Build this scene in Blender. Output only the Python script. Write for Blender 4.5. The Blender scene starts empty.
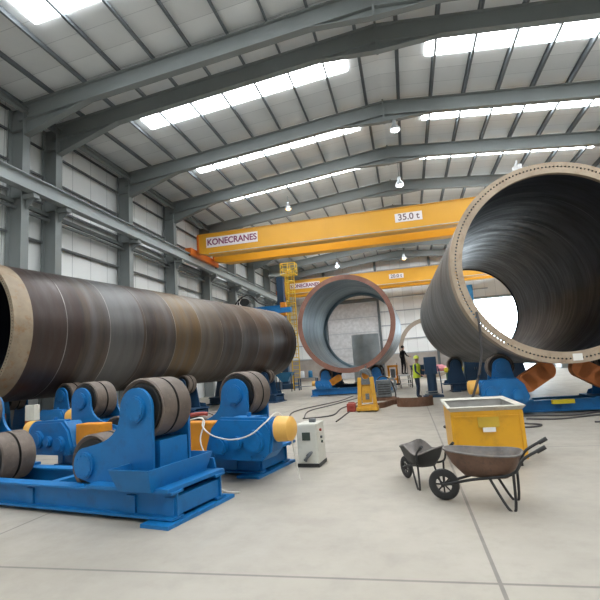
import bpy, bmesh, math, random
from mathutils import Vector, Matrix, Euler
random.seed(7)
C = bpy.context.scene.collection
PI = math.pi

# ---------------------------------------------------------------- materials
def new_mat(name):
    m = bpy.data.materials.new(name); m.use_nodes = True
    nt = m.node_tree; b = nt.nodes['Principled BSDF']
    return m, nt, b

def N(nt, kind, **kw):
    n = nt.nodes.new(kind)
    for k, v in kw.items(): setattr(n, k, v)
    return n

def mathn(nt, op, a, b=None, clamp=False):
    n = N(nt, 'ShaderNodeMath', operation=op, use_clamp=clamp)
    for i, v in enumerate((a, b)):
        if v is None: continue
        if isinstance(v, (int, float)): n.inputs[i].default_value = v
        else: nt.links.new(v, n.inputs[i])
    return n.outputs[0]

def mixc(nt, fac, a, b):
    n = N(nt, 'ShaderNodeMix', data_type='RGBA')
    if isinstance(fac, (int, float)): n.inputs[0].default_value = fac
    else: nt.links.new(fac, n.inputs[0])
    for i, v in ((6, a), (7, b)):
        if isinstance(v, (tuple, list)): n.inputs[i].default_value = (*v[:3], 1)
        else: nt.links.new(v, n.inputs[i])
    return n.outputs[2]

def ramp(nt, fac, stops):
    n = N(nt, 'ShaderNodeValToRGB'); e = n.color_ramp.elements
    while len(e) < len(stops): e.new(0.5)
    for el, (p, c) in zip(e, stops):
        el.position = p; el.color = (*c, 1) if len(c) == 3 else c
    nt.links.new(fac, n.inputs[0]); return n.outputs[0]

def bump(nt, b, h, s=0.2, d=0.01):
    n = N(nt, 'ShaderNodeBump'); n.inputs['Strength'].default_value = s; n.inputs['Distance'].default_value = d
    nt.links.new(h, n.inputs['Height']); nt.links.new(n.outputs[0], b.inputs['Normal'])

def noise(nt, vec, scale, detail=4, rough=0.55, dim='3D'):
    n = N(nt, 'ShaderNodeTexNoise', noise_dimensions=dim)
    n.inputs['Scale'].default_value = scale; n.inputs['Detail'].default_value = detail
    n.inputs['Roughness'].default_value = rough
    if dim == '1D': nt.links.new(vec, n.inputs['W'])
    elif vec is not None: nt.links.new(vec, n.inputs['Vector'])
    return n.outputs[0]

def mapped(nt, scale=(1, 1, 1), loc=(0, 0, 0), out='Object'):
    tc = N(nt, 'ShaderNodeTexCoord'); mp = N(nt, 'ShaderNodeMapping')
    mp.inputs['Scale'].default_value = scale; mp.inputs['Location'].default_value = loc
    nt.links.new(tc.outputs[out], mp.inputs['Vector']); return mp.outputs[0]

def paint(name, col, rough=0.5, metal=0.0, var=0.15, scale=3.0, dirt=None, dirt_amt=0.35):
    m, nt, b = new_mat(name)
    v = mapped(nt)
    n1 = noise(nt, v, scale, 5)
    lo = tuple(c * (1 - var) for c in col); hi = tuple(min(1, c * (1 + var)) for c in col)
    c = ramp(nt, n1, [(0.3, lo), (0.7, hi)])
    if dirt:
        n2 = noise(nt, v, scale * 2.7, 6, 0.7)
        f = ramp(nt, n2, [(0.52, (0, 0, 0)), (0.68, (dirt_amt,) * 3)])
        c = mixc(nt, f, c, dirt)
    nt.links.new(c, b.inputs['Base Color'])
    b.inputs['Roughness'].default_value = rough; b.inputs['Metallic'].default_value = metal
    return m

def steel(name, bands, can, metal=0.45, rough=0.5, seam=(0.32, 0.3, 0.28), seed=0.0, rust=(0.16, 0.09, 0.05), rust_amt=0.5, streak=6, band=None):
    """rolled plate: bands of mill scale along the axis (local y), seams every can length, rust bloom"""
    m, nt, b = new_mat(name)
    tc = N(nt, 'ShaderNodeTexCoord'); sp = N(nt, 'ShaderNodeSeparateXYZ')
    nt.links.new(tc.outputs['Object'], sp.inputs[0])
    y = mathn(nt, 'ADD', sp.outputs[1], seed)
    w = noise(nt, y, 0.7, 2, 0.5, '1D')
    c = ramp(nt, w, bands)
    v = mapped(nt, (0.35, 2.2, 0.35), (seed, 0, 0))
    blot = noise(nt, v, 1.6, 6, 0.65)
    f = ramp(nt, blot, [(0.45, (0, 0, 0)), (0.72, (rust_amt,) * 3)])
    c = mixc(nt, f, c, rust)
    v2 = mapped(nt, (0.4, streak, 0.4), (0, seed, 0))
    fine = noise(nt, v2, 3.0, 5, 0.7)
    g = ramp(nt, fine, [(0.3, (0.82,) * 3), (0.7, (1.16,) * 3)])
    mu = N(nt, 'ShaderNodeMix', data_type='RGBA', blend_type='MULTIPLY'); mu.inputs[0].default_value = 1
    nt.links.new(c, mu.inputs[6]); nt.links.new(g, mu.inputs[7]); c = mu.outputs[2]
    if band:
        for b0, b1, col, amt in band:
            k = mathn(nt, 'MULTIPLY', mathn(nt, 'GREATER_THAN', sp.outputs[1], b0), mathn(nt, 'LESS_THAN', sp.outputs[1], b1))
            k = mathn(nt, 'MULTIPLY', k, ramp(nt, blot, [(0.35, (amt * .4,) * 3), (0.6, (amt,) * 3)]))
            c = mixc(nt, k, c, col)
    fr = mathn(nt, 'FRACT', mathn(nt, 'DIVIDE', sp.outputs[1], can))
    d = mathn(nt, 'ABSOLUTE', mathn(nt, 'SUBTRACT', fr, 0.5))
    s = mathn(nt, 'GREATER_THAN', d, 0.5 - 0.011 / can)
    s = mathn(nt, 'MULTIPLY', s, ramp(nt, noise(nt, v, 2.5, 3), [(0.35, (0.15,) * 3), (0.6, (0.9,) * 3)]))
    c = mixc(nt, s, c, seam)
    nt.links.new(c, b.inputs['Base Color'])
    r = ramp(nt, blot, [(0.3, (rough - .08,) * 3), (0.7, (rough + .18,) * 3)])
    nt.links.new(r, b.inputs['Roughness'])
    b.inputs['Metallic'].default_value = metal
    bump(nt, b, fine, 0.15, 0.01)
    return m

def emit(name, col, s):
    m, nt, b = new_mat(name)
    b.inputs['Base Color'].default_value = (*col, 1)
    b.inputs['Emission Color'].default_value = (*col, 1); b.inputs['Emission Strength'].default_value = s
    return m

M = {}
def floor_mat():
    m, nt, b = new_mat('concrete_floor')
    v = mapped(nt, (1, 1, 1))
    n1 = noise(nt, v, 0.35, 6, 0.6); n2 = noise(nt, v, 2.2, 6, 0.7)
    c = ramp(nt, n1, [(0.3, (0.29, 0.262, 0.222)), (0.7, (0.40, 0.366, 0.312))])
    c = mixc(nt, ramp(nt, n2, [(0.5, (0, 0, 0)), (0.75, (0.4,) * 3)]), c, (0.27, 0.25, 0.225))
    sp = N(nt, 'ShaderNodeSeparateXYZ'); tc = N(nt, 'ShaderNodeTexCoord'); nt.links.new(tc.outputs['Object'], sp.inputs[0])
    lines = None
    for out, off in ((0, 3.28), (1, 1.4)):
        q = mathn(nt, 'FRACT', mathn(nt, 'DIVIDE', mathn(nt, 'SUBTRACT', sp.outputs[out], off - 60), 5.2))
        l = mathn(nt, 'LESS_THAN', q, 0.006)
        lines = l if lines is None else mathn(nt, 'MAXIMUM', lines, l)
    c = mixc(nt, mathn(nt, 'MULTIPLY', lines, 0.75), c, (0.13, 0.12, 0.11))
    nt.links.new(c, b.inputs['Base Color'])
    nt.links.new(ramp(nt, n2, [(0.3, (0.38,) * 3), (0.7, (0.6,) * 3)]), b.inputs['Roughness'])
    bump(nt, b, n2, 0.08, 0.01)
    return m

def cladding(name, col, seam, axis, pitch=1.25, var=0.07, rough=0.5, seam_w=0.02):
    m, nt, b = new_mat(name)
    tc = N(nt, 'ShaderNodeTexCoord'); sp = N(nt, 'ShaderNodeSeparateXYZ')
    nt.links.new(tc.outputs['Object'], sp.inputs[0])
    u = mathn(nt, 'DIVIDE', mathn(nt, 'ADD', sp.outputs[axis], 100), pitch)
    fr = mathn(nt, 'FRACT', u); cell = mathn(nt, 'FLOOR', u)
    wn = N(nt, 'ShaderNodeTexWhiteNoise', noise_dimensions='1D'); nt.links.new(cell, wn.inputs['W'])
    c = ramp(nt, wn.outputs['Value'], [(0, tuple(x * (1 - var) for x in col)), (1, tuple(min(1, x * (1 + var)) for x in col))])
    n1 = noise(nt, mapped(nt, (1, 1, 0.4)), 0.8, 5)
    c = mixc(nt, ramp(nt, n1, [(0.4, (0, 0, 0)), (0.75, (0.25,) * 3)]), c, tuple(x * 0.75 for x in col))
    c = mixc(nt, mathn(nt, 'LESS_THAN', fr, seam_w / pitch), c, seam)
    nt.links.new(c, b.inputs['Base Color']); b.inputs['Roughness'].default_value = rough
    return m

M['floor'] = floor_mat()
M['wall'] = cladding('wall_lining', (0.80, 0.81, 0.80), (0.22, 0.24, 0.25), 1)
M['wall_end'] = cladding('end_wall_lining', (0.80, 0.81, 0.81), (0.42, 0.43, 0.45), 0, 1.1)
M['roof'] = cladding('roof_lining', (0.86, 0.88, 0.88), (0.55, 0.57, 0.58), 1, 1.0)
M['block'] = paint('blockwork', (0.36, 0.32, 0.29), 0.8, 0, 0.15, 1.2)
M['frame'] = paint('grey_steelwork', (0.225, 0.245, 0.243), 0.5, 0, 0.08, 0.7)
M['frame_dark'] = paint('dark_steelwork', (0.1, 0.115, 0.125), 0.55, 0, 0.08, 0.8)
M['rail_beam'] = paint('runway_beam_paint', (0.33, 0.36, 0.36), 0.45, 0, 0.06, 0.6)
M['purlin'] = paint('purlin_steel', (0.17, 0.19, 0.205), 0.6, 0, 0.08, 1)
M['girt'] = paint('girt_steel', (0.1, 0.105, 0.11), 0.6, 0, 0.08, 1)
M['girt_end'] = paint('end_girt_steel', (0.36, 0.38, 0.41), 0.6, 0, 0.08, 1)
M['white_rod'] = paint('white_rod', (0.7, 0.71, 0.72), 0.5)
M['skylight'] = emit('rooflight_sheet', (0.94, 0.98, 1.0), 15.0)
M['orange'] = paint('crane_orange', (0.72, 0.35, 0.02), 0.45, 0, 0.06, 0.4)
M['crane_red'] = paint('crane_end_orange', (0.6, 0.14, 0.015), 0.45, 0, 0.08, 0.6)
M['plate_white'] = paint('sign_white', (0.8, 0.74, 0.74), 0.5, 0, 0.03)
M['letter'] = paint('letter_purple', (0.22, 0.035, 0.10), 0.5, 0, 0.03)
M['letter_dark'] = paint('letter_dark', (0.16, 0.1, 0.1), 0.5, 0, 0.03)
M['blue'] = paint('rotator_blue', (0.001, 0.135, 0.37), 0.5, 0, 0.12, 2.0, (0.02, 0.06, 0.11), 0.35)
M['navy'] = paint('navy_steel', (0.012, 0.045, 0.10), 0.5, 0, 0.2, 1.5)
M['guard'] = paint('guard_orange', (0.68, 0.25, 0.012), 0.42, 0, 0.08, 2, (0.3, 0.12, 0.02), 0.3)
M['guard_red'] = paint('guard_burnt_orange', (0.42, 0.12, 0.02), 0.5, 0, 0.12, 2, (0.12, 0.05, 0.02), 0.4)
M['motor_cap'] = paint('motor_cap_yellow', (0.72, 0.40, 0.09), 0.5, 0, 0.08, 3)
M['tread'] = paint('wheel_tread', (0.12, 0.092, 0.075), 0.6, 0.1, 0.25, 4, (0.24, 0.19, 0.15), 0.4)
M['wheel_side'] = paint('wheel_side_black', (0.018, 0.017, 0.016), 0.5, 0.2, 0.2, 4)
M['black'] = paint('black_rubber', (0.018, 0.018, 0.019), 0.55, 0, 0.2, 5)
M['shell_left'] = steel('rolled_plate_brown', [(0.3, (0.04, 0.03, 0.028)), (0.5, (0.068, 0.058, 0.054)), (0.62, (0.12, 0.115, 0.115)), (0.75, (0.07, 0.055, 0.045))], 1.5, 0.55, 0.4, streak=2.0, band=[(.5, 2.0, (.045, .026, .023), .7), (3.0, 4.4, (.12, .125, .13), .6), (6.0, 7.5, (.15, .095, .04), .8), (7.5, 9.0, (.14, .115, .09), .6), (12, 13.5, (.13, .08, .05), .6)], seed=3.1, rust=(0.15, 0.095, 0.055), rust_amt=0.45)
M['shell_mid'] = steel('rolled_plate_grey', [(0.3, (0.14, 0.16, 0.17)), (0.6, (0.22, 0.25, 0.27))], 2.2, 0.5, 0.4, seed=9.2, rust=(0.2, 0.18, 0.16), rust_amt=0.3)
M['inner_mid'] = steel('rolled_plate_inner_blue', [(0.3, (0.10, 0.155, 0.19)), (0.6, (0.2, 0.27, 0.31))], 2.2, 0.4, 0.4, seed=1.4, rust=(0.16, 0.15, 0.15), rust_amt=0.4)
M['shell_right'] = steel('rolled_plate_dull', [(0.3, (0.10, 0.10, 0.105)), (0.5, (0.15, 0.15, 0.15)), (0.7, (0.2, 0.195, 0.19))], 2.4, 0.4, 0.5, seed=5.5, rust=(0.13, 0.1, 0.08), rust_amt=0.4)
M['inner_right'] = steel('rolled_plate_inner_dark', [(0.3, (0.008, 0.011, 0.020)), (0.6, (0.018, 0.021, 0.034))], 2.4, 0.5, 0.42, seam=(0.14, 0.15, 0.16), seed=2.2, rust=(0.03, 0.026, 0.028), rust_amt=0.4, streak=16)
M['flange_tan'] = paint('flange_tan', (0.38, 0.30, 0.22), 0.55, 0.2, 0.15, 1.2, (0.2, 0.11, 0.06), 0.5)
M['flange_left'] = paint('flange_rusty', (0.28, 0.22, 0.155), 0.5, 0.3, 0.25, 1.6, (0.26, 0.14, 0.06), 0.75)
M['flange_rust'] = paint('flange_rust_red', (0.23, 0.105, 0.075), 0.65, 0.1, 0.2, 1.4, (0.3, 0.2, 0.15), 0.4)
M['ring_brown'] = paint('ring_brown', (0.33, 0.27, 0.22), 0.6, 0.1, 0.15, 1)
M['rust'] = paint('rusty_plate', (0.17, 0.085, 0.05), 0.7, 0.2, 0.25, 3, (0.3, 0.2, 0.15), 0.4)
M['bare_steel'] = paint('bare_steel', (0.24, 0.265, 0.28), 0.35, 0.7, 0.2, 0.9)
M['yellow'] = paint('skip_yellow', (0.68, 0.34, 0.012), 0.45, 0, 0.06, 1.6, (0.35, 0.2, 0.03), 0.35)
M['yellow_side'] = paint('skip_rim_grey', (0.50, 0.48, 0.42), 0.6, 0, 0.15, 4, (0.3, 0.25, 0.2), 0.5)
M['skip_in'] = paint('skip_inner_grey', (0.33, 0.32, 0.30), 0.7, 0, 0.2, 3)
M['label_white'] = paint('paper_label', (0.72, 0.70, 0.66), 0.6, 0, 0.04)
M['cabinet'] = paint('cabinet_cream', (0.56, 0.55, 0.49), 0.5, 0, 0.05, 3, (0.4, 0.38, 0.33), 0.4)
M['screen'] = paint('meter_glass', (0.06, 0.075, 0.06), 0.25)
M['grey'] = paint('machine_grey', (0.13, 0.14, 0.145), 0.55, 0.2, 0.25, 4, (0.3, 0.3, 0.28), 0.5)
M['barrow'] = paint('barrow_pan_grey', (0.16, 0.145, 0.135), 0.55, 0.3, 0.3, 6, (0.26, 0.2, 0.16), 0.5)
M['barrow_out'] = paint('barrow_pan_rusty', (0.15, 0.085, 0.058), 0.6, 0.2, 0.25, 6, (0.07, 0.05, 0.04), 0.5)
M['yel_frame'] = paint('ladder_yellow', (0.68, 0.44, 0.03), 0.5, 0, 0.1)
M['jack_yellow'] = paint('trolley_yellow', (0.6, 0.31, 0.025), 0.5, 0, 0.12, 5, (0.25, 0.12, 0.03), 0.4)
M['red'] = paint('red_paint', (0.32, 0.05, 0.035), 0.5)
M['hivis'] = paint('hivis_fabric', (0.52, 0.62, 0.04), 0.75, 0, 0.06)
M['navy_cloth'] = paint('navy_cloth', (0.018, 0.032, 0.065), 0.85, 0, 0.2, 8)
M['black_cloth'] = paint('black_cloth', (0.014, 0.014, 0.017), 0.85, 0, 0.2, 8)
M['skin'] = paint('skin', (0.36, 0.2, 0.14), 0.6, 0, 0.05)
M['hair'] = paint('dark_hair', (0.015, 0.012, 0.01), 0.7)
M['helmet'] = paint('helmet_yellow_green', (0.48, 0.56, 0.06), 0.4)
M['pink'] = paint('pink_sheet', (0.6, 0.22, 0.26), 0.7)
M['bright_yellow'] = paint('bright_yellow_cover', (0.68, 0.56, 0.02), 0.6)
M['green_box'] = paint('green_box', (0.06, 0.13, 0.07), 0.6)
M['white'] = paint('white_paint', (0.66, 0.67, 0.68), 0.5, 0, 0.06)
M['cable_white'] = paint('white_wire', (0.62, 0.6, 0.55), 0.5)
M['cable_black'] = paint('black_cable', (0.05, 0.045, 0.045), 0.6)
M['lamp_metal'] = paint('lamp_reflector', (0.5, 0.52, 0.54), 0.35, 0.5)
M['lamp_cool'] = emit('lamp_glass_cool', (0.95, 0.98, 1.0), 12)
M['lamp_warm'] = emit('lamp_glass_warm', (1.0, 0.60, 0.24), 5)
M['ground'] = paint('yard_concrete', (0.5, 0.5, 0.48), 0.8)
M['post_blue'] = paint('post_blue', (0.02, 0.17, 0.34), 0.5)

# ---------------------------------------------------------------- mesh builder
class MB:
    def __init__(s): s.bm = bmesh.new(); s.slots = 0
    def _mi(s, start, mi):
        s.bm.faces.ensure_lookup_table()
        for f in s.bm.faces[start:]: f.material_index = mi
    def box(s, c, size, rot=None, bevel=0.0, mi=0):
        n0 = len(s.bm.faces)
        r = bmesh.ops.create_cube(s.bm, size=1)
        vs = r['verts']; m = Matrix.Diagonal((*size, 1))
        if rot: m = Euler(rot).to_matrix().to_4x4() @ m
        m = Matrix.Translation(c) @ m
        bmesh.ops.transform(s.bm, matrix=m, verts=vs)
        if bevel:
            es = list({e for v in vs for e in v.link_edges})
            bmesh.ops.bevel(s.bm, geom=es, offset=bevel, segments=2, affect='EDGES', profile=0.6)
        s._mi(n0, mi); return s
    def cyl(s, a, b, r, r2=None, seg=24, mi=0, caps=True):
        n0 = len(s.bm.faces)
        a, b = Vector(a), Vector(b); d = b - a; r2 = r if r2 is None else r2
        q = d.to_track_quat('Z', 'Y').to_matrix().to_4x4()
        m = Matrix.Translation((a + b) / 2) @ q
        bmesh.ops.create_cone(s.bm, cap_ends=caps, segments=seg, radius1=r, radius2=r2, depth=d.length, matrix=m)
        s._mi(n0, mi); return s
    def ball(s, c, r, seg=16, sc=(1, 1, 1), mi=0):
        n0 = len(s.bm.faces)
        bmesh.ops.create_uvsphere(s.bm, u_segments=seg, v_segments=seg // 2 + 2, radius=r, matrix=Matrix.Translation(c) @ Matrix.Diagonal((*sc, 1)))
        s._mi(n0, mi); return s
    def prism(s, pts, h, axis='y', o=0.0, mi=0):
        """polygon pts (u,v) extruded along axis from o to o+h"""
        n0 = len(s.bm.faces)
        def P(u, v, w): return {'y': (u, w, v), 'x': (w, u, v), 'z': (u, v, w)}[axis]
        a = [s.bm.verts.new(P(u, v, o)) for u, v in pts]; b = [s.bm.verts.new(P(u, v, o + h)) for u, v in pts]
        n = len(pts)
        s.bm.faces.new(a); s.bm.faces.new(b[::-1])
        for i in range(n):
            s.bm.faces.new((a[i], b[i], b[(i + 1) % n], a[(i + 1) % n]))
        s._mi(n0, mi); return s
    def lathe(s, prof, seg=96, axis='y', closed=True, mi=0, c=(0, 0, 0), mis=None):
        """prof: list of (radius, along); mis gives a material index per profile segment"""
        rings = []
        for r, t in prof:
            ring = []
            for i in range(seg):
                a = 2 * PI * i / seg
                p = (c[0] + r * math.cos(a), c[1] + t, c[2] + r * math.sin(a)) if axis == 'y' else (c[0] + r * math.cos(a), c[1] + r * math.sin(a), c[2] + t)
                ring.append(s.bm.verts.new(p))
            rings.append(ring)
        n = len(rings)
        for k in range(n if closed else n - 1):
            A, B = rings[k], rings[(k + 1) % n]
            for i in range(seg):
                j = (i + 1) % seg
                f = s.bm.faces.new((A[i], B[i], B[j], A[j])); f.material_index = mis[k] if mis else mi
        return s
    def tube(s, pts, r, seg=8, mi=0, smooth=6):
        pts = [Vector(p) for p in pts]
        if smooth and len(pts) > 2:
            out = []
            for i in range(len(pts) - 1):
                p0 = pts[max(i - 1, 0)]; p1 = pts[i]; p2 = pts[i + 1]; p3 = pts[min(i + 2, len(pts) - 1)]
                for k in range(smooth):
                    t = k / smooth
                    out.append(0.5 * ((2 * p1) + (p2 - p0) * t + (2 * p0 - 5 * p1 + 4 * p2 - p3) * t * t + (3 * p1 - p0 - 3 * p2 + p3) * t ** 3))
            out.append(pts[-1]); pts = out
        rings = []
        up = Vector((0, 0, 1))
        for i, p in enumerate(pts):
            d = (pts[min(i + 1, len(pts) - 1)] - pts[max(i - 1, 0)]).normalized()
            u = up if abs(d.dot(up)) < 0.95 else Vector((1, 0, 0))
            x = d.cross(u).normalized(); yv = x.cross(d)
            rings.append([s.bm.verts.new(p + (x * math.cos(2 * PI * k / seg) + yv * math.sin(2 * PI * k / seg)) * r) for k in range(seg)])
        for A, B in zip(rings, rings[1:]):
            for k in range(seg):
                f = s.bm.faces.new((A[k], A[(k + 1) % seg], B[(k + 1) % seg], B[k])); f.material_index = mi
        for ring in (rings[0][::-1], rings[-1]):
            s.bm.faces.new(ring).material_index = mi
        return s
    def loft(s, rings, mi=0, close=True, cap=(True, True)):
        R = [[s.bm.verts.new(p) for p in r] for r in rings]
        n = len(R[0])
        for A, B in zip(R, R[1:]):
            for k in range(n if close else n - 1):
                f = s.bm.faces.new((A[k], A[(k + 1) % n], B[(k + 1) % n], B[k])); f.material_index = mi
        if close and cap[0]: s.bm.faces.new(R[0][::-1]).material_index = mi
        if close and cap[1]: s.bm.faces.new(R[-1]).material_index = mi
        return s
    def build(s, name, mat, parent=None, smooth=True, loc=None, rot=None, angle=40):
        bmesh.ops.recalc_face_normals(s.bm, faces=s.bm.faces)
        me = bpy.data.meshes.new(name); 
        if smooth:
            for f in s.bm.faces: f.smooth = True
            for e in s.bm.edges:
                if len(e.link_faces) == 2 and e.calc_face_angle(0) > math.radians(angle): e.smooth = False
        s.bm.to_mesh(me); s.bm.free()
        for m in (mat if isinstance(mat, (list, tuple)) else [mat]): me.materials.append(m)
        o = bpy.data.objects.new(name, me); C.objects.link(o)
        if parent: o.parent = parent
        if loc: o.location = loc
        if rot: o.rotation_euler = rot
        return o

def tag(o, label=None, cat=None, group=None, kind=None):
    if label: o['label'] = label
    if cat: o['category'] = cat
    if group: o['group'] = group
    if kind: o['kind'] = kind
    return o
def thing(name, label, cat, loc=(0, 0, 0), rz=0.0, group=None):
    o = bpy.data.objects.new(name, None); C.objects.link(o)
    o.location = loc; o.rotation_euler = (0, 0, rz); o.empty_display_size = 0.2
    return tag(o, label, cat, group)
def struct(name, mb, mat, **k):
    o = mb.build(name, mat, **k); o['kind'] = 'structure'; return o
def dup(root, loc=None, rz=None, label=None, group=None):
    r = root.copy(); C.objects.link(r)
    if loc is not None: r.location = loc
    if rz is not None: r.rotation_euler = (0, 0, rz)
    if label: r['label'] = label
    if group: r['group'] = group
    for ch in list(root.children):
        c = ch.copy(); C.objects.link(c); c.parent = r
        for g in list(ch.children):
            d = g.copy(); C.objects.link(d); d.parent = c
    return r
def scopy(o, loc):
    c = o.copy(); C.objects.link(c); c.location = loc; return c

# ---------------------------------------------------------------- the hall
WX, ZE, ZA = 14.3, 12.67, 14.1          # wall face, eave and apex height
Y0, Y1 = -9.0, 53.0
FR = [-6.8, -1.6, 3.6, 8.8, 14.0, 15.72, 20.9, 25.7, 30.9, 36.1, 41.3, 46.5, 51.7]
def roofz(x): return ZA - (ZA - ZE) * abs(x) / WX

struct('floor', MB().box((0, (Y0 + Y1) / 2 , -0.1), (2 * WX + 0.4, Y1 - Y0 + 0.4, 0.2)), M['floor'], smooth=False)
struct('wall_left', MB().box((-WX - 0.1, (Y0 + Y1) / 2, ZE / 2), (0.2, Y1 - Y0, ZE)), M['wall'], smooth=False)
struct('wall_right', MB().box((WX + 0.1, (Y0 + Y1) / 2, ZE / 2), (0.2, Y1 - Y0, ZE)), M['wall'], smooth=False)
# end wall with the open doorway at the right
DX0, DX1, DZ = 7.4, 13.2, 7.7
wb = MB()
def gable(x0, x1, z0):
    pts = [(x0, z0), (x1, z0), (x1, roofz(x1))]
    if x0 < 0 < x1: pts.append((0, ZA))
    pts.append((x0, roofz(x0))); wb.prism(pts, 0.2, 'y', Y1)
gable(-WX, DX0, 2.4); gable(DX0, DX1, DZ); gable(DX1, WX, 2.4)
struct('wall_back', wb, M['wall_end'], smooth=False)
struct('trim_blockwork', MB().box(((-WX + DX0) / 2, Y1 + 0.07, 1.2), (DX0 + WX, 0.3, 2.4)).box(((DX1 + WX) / 2, Y1 + 0.07, 1.2), (WX - DX1, 0.3, 2.4)), M['block'], smooth=False)
struct('trim_doorway', MB().box((DX0 - 0.1, Y1 - 0.05, DZ / 2), (0.25, 0.35, DZ)).box((DX1 + 0.1, Y1 - 0.05, DZ / 2), (0.25, 0.35, DZ)).box(((DX0 + DX1) / 2, Y1 - 0.05, DZ + 0.12), (DX1 - DX0 + 0.45, 0.35, 0.25)), M['frame'], smooth=False)
struct('wall_front', MB().prism([(-WX, 0), (WX, 0), (WX, ZE), (0, ZA), (-WX, ZE)], 0.2, 'y', Y0 - .2), M['wall_end'], smooth=False)
struct('ground', MB().box((5, Y1 + 15, -0.12), (50, 29.6, 0.2)), M['ground'], smooth=False)
rf = MB()
for s in (-1, 1):
    rf.prism([(0, ZA), (s * (WX + .2), roofz(WX + .2)), (s * (WX + .2), roofz(WX + .2) + .15), (0, ZA + .15)], Y1 - Y0 + .2, 'y', Y0)
struct('ceiling', rf, M['roof'], smooth=False)

def ibeam(mb, a, b, depth, width, tf=0.03, tw=0.02, up=(0, 0, 1)):
    """I section running a->b, depth measured along 'up' (perpendicular to run)"""
    a, b, up = Vector(a), Vector(b), Vector(up)
    d = (b - a); L = d.length; d.normalize(); side = d.cross(up).normalized(); up = side.cross(d).normalized()
    R = Matrix((side, d, up)).transposed().to_4x4(); T = Matrix.Translation((a + b) / 2) @ R
    for c, size in (((0, 0, depth / 2 - tf / 2), (width, L, tf)), ((0, 0, -depth / 2 + tf / 2), (width, L, tf)), ((0, 0, 0), (tw, L, depth - 2 * tf + .002))):
        r = bmesh.ops.create_cube(mb.bm, size=1)
        bmesh.ops.transform(mb.bm, matrix=T @ Matrix.Translation(c) @ Matrix.Diagonal((*size, 1)), verts=r['verts'])
    return mb

def column_mb(s):
    mb = MB(); x0, x1 = s * 13.5, s * 14.2
    ibeam(mb, ((x0 + x1) / 2, 0, 0), ((x0 + x1) / 2, 0, 12.35), 0.7, 0.36, 0.035, 0.03, up=(s, 0, 0))
    mb.box((s * 13.8, 0, 0.03), (0.9, 0.5, 0.06))
    mb.box((s * 13.25, 0, 8.68), (0.5, 0.3, 0.16)); mb.prism([(s * 13.48, 8.6), (s * 13.05, 8.6), (s * 13.48, 8.2)], 0.03, 'y', -0.015)
    for z in (8.7, 9.3, 11.4): mb.box((s * 13.85, 0, z), (0.64, 0.34, 0.025))
    return mb
def rafter_mb(s):
    mb = MB(); dz = 0.36
    ibeam(mb, (0, 0, ZA - .22 - dz), (s * 13.8, 0, roofz(13.8) - .22 - dz), 0.7, 0.3, 0.03, 0.025)
    # haunch at the eave and at the apex
    mb.prism([(s * 13.5, roofz(13.5) - .85), (s * 10.8, roofz(10.8) - .9), (s * 13.5, roofz(13.5) - 1.55)], 0.025, 'y', -0.0125)
    a = Vector((s * 10.7, 0, roofz(10.7) - .92)); b = Vector((s * 13.5, 0, roofz(13.5) - 1.56))
    q = (b - a); mb.box((a + b) / 2, (q.length, 0.3, 0.03), rot=(0, -math.atan2(q.z, q.x), 0))
    mb.prism([(0, ZA - .9), (s * 2.2, roofz(2.2) - .9), (0, ZA - 1.25)], 0.025, 'y', -0.0125)
    a = Vector((0, 0, ZA - 1.26)); b = Vector((s * 2.2, 0, roofz(2.2) - .93)); q = b - a
    mb.box((a + b) / 2, (q.length, 0.26, 0.03), rot=(0, -math.atan2(q.z, q.x), 0))
    mb.box((s * 0.02, 0, ZA - .72), (0.04, 0.34, 1.1))
    return mb
first = {}
for y in FR:
    for s in (-1, 1):
        for nm, fn in (('column', column_mb), ('rafter', rafter_mb)):
            k = (nm, s)
            if k not in first: first[k] = struct(nm, fn(s), M['frame'], loc=(0, y, 0), smooth=False)
            else: scopy(first[k], (0, y, 0))

# purlins (one per line and per stretch between frames would repeat behind the rafters: each line is one rolled length)
for s in (-1, 1):
    for i in range(10):
        x = s * (0.75 + 1.45 * i)
        mb = MB(); z = roofz(x) - 0.12; L = Y1 - Y0; ym = (Y0 + Y1) / 2
        mb.box((x, ym, z), (0.025, L, 0.22)); mb.box((x + .03, ym, z - .1), (0.08, L, 0.02)); mb.box((x - .03, ym, z + .1), (0.08, L, 0.02))
        struct('purlin', mb, M['purlin'], smooth=False)
# girts on the left and right walls, each spanning one bay
gp = None
for s in (-1, 1):
    for z in (1.6, 3.1, 4.6, 6.0, 7.45, 9.1, 10.28, 11.5, 12.35):
        for a, b in zip(FR[2 if s < 0 else 5:], FR[3 if s < 0 else 6:]):
            mb = MB(); x = s * (WX - 0.08); L = b - a - 0.3
            mb.box((x, 0, 0), (0.16, L, 0.02)).box((s * (WX - .16), 0, -0.04), (0.015, L, 0.09))
            struct('girt', mb, M['girt'], smooth=False, loc=(0, (a + b) / 2, z))
# girts and posts of the end wall
for z in (2.45, 4.05, 5.65, 7.25, 8.85, 10.45, 12.05):
    for x0, x1 in ((-13.4, -8.95), (-8.6, -2.9), (-2.55, 3.15), (3.5, DX0 - .3 if z < 8 else 9.2)):
        if z < 8.5 and x0 == -8.6: continue
        struct('girt', MB().box(((x0 + x1) / 2, Y1 - 0.06, z), (x1 - x0, 0.12, 0.11)), M['girt_end'], smooth=False)
for x in (-8.78, -2.72, 3.32):
    struct('column', ibeam(MB(), (x, Y1 - .3, 0), (x, Y1 - .3, roofz(x) - .35), 0.4, 0.26, 0.03, 0.02, up=(0, 1, 0)), M['frame_dark'], smooth=False)
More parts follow.
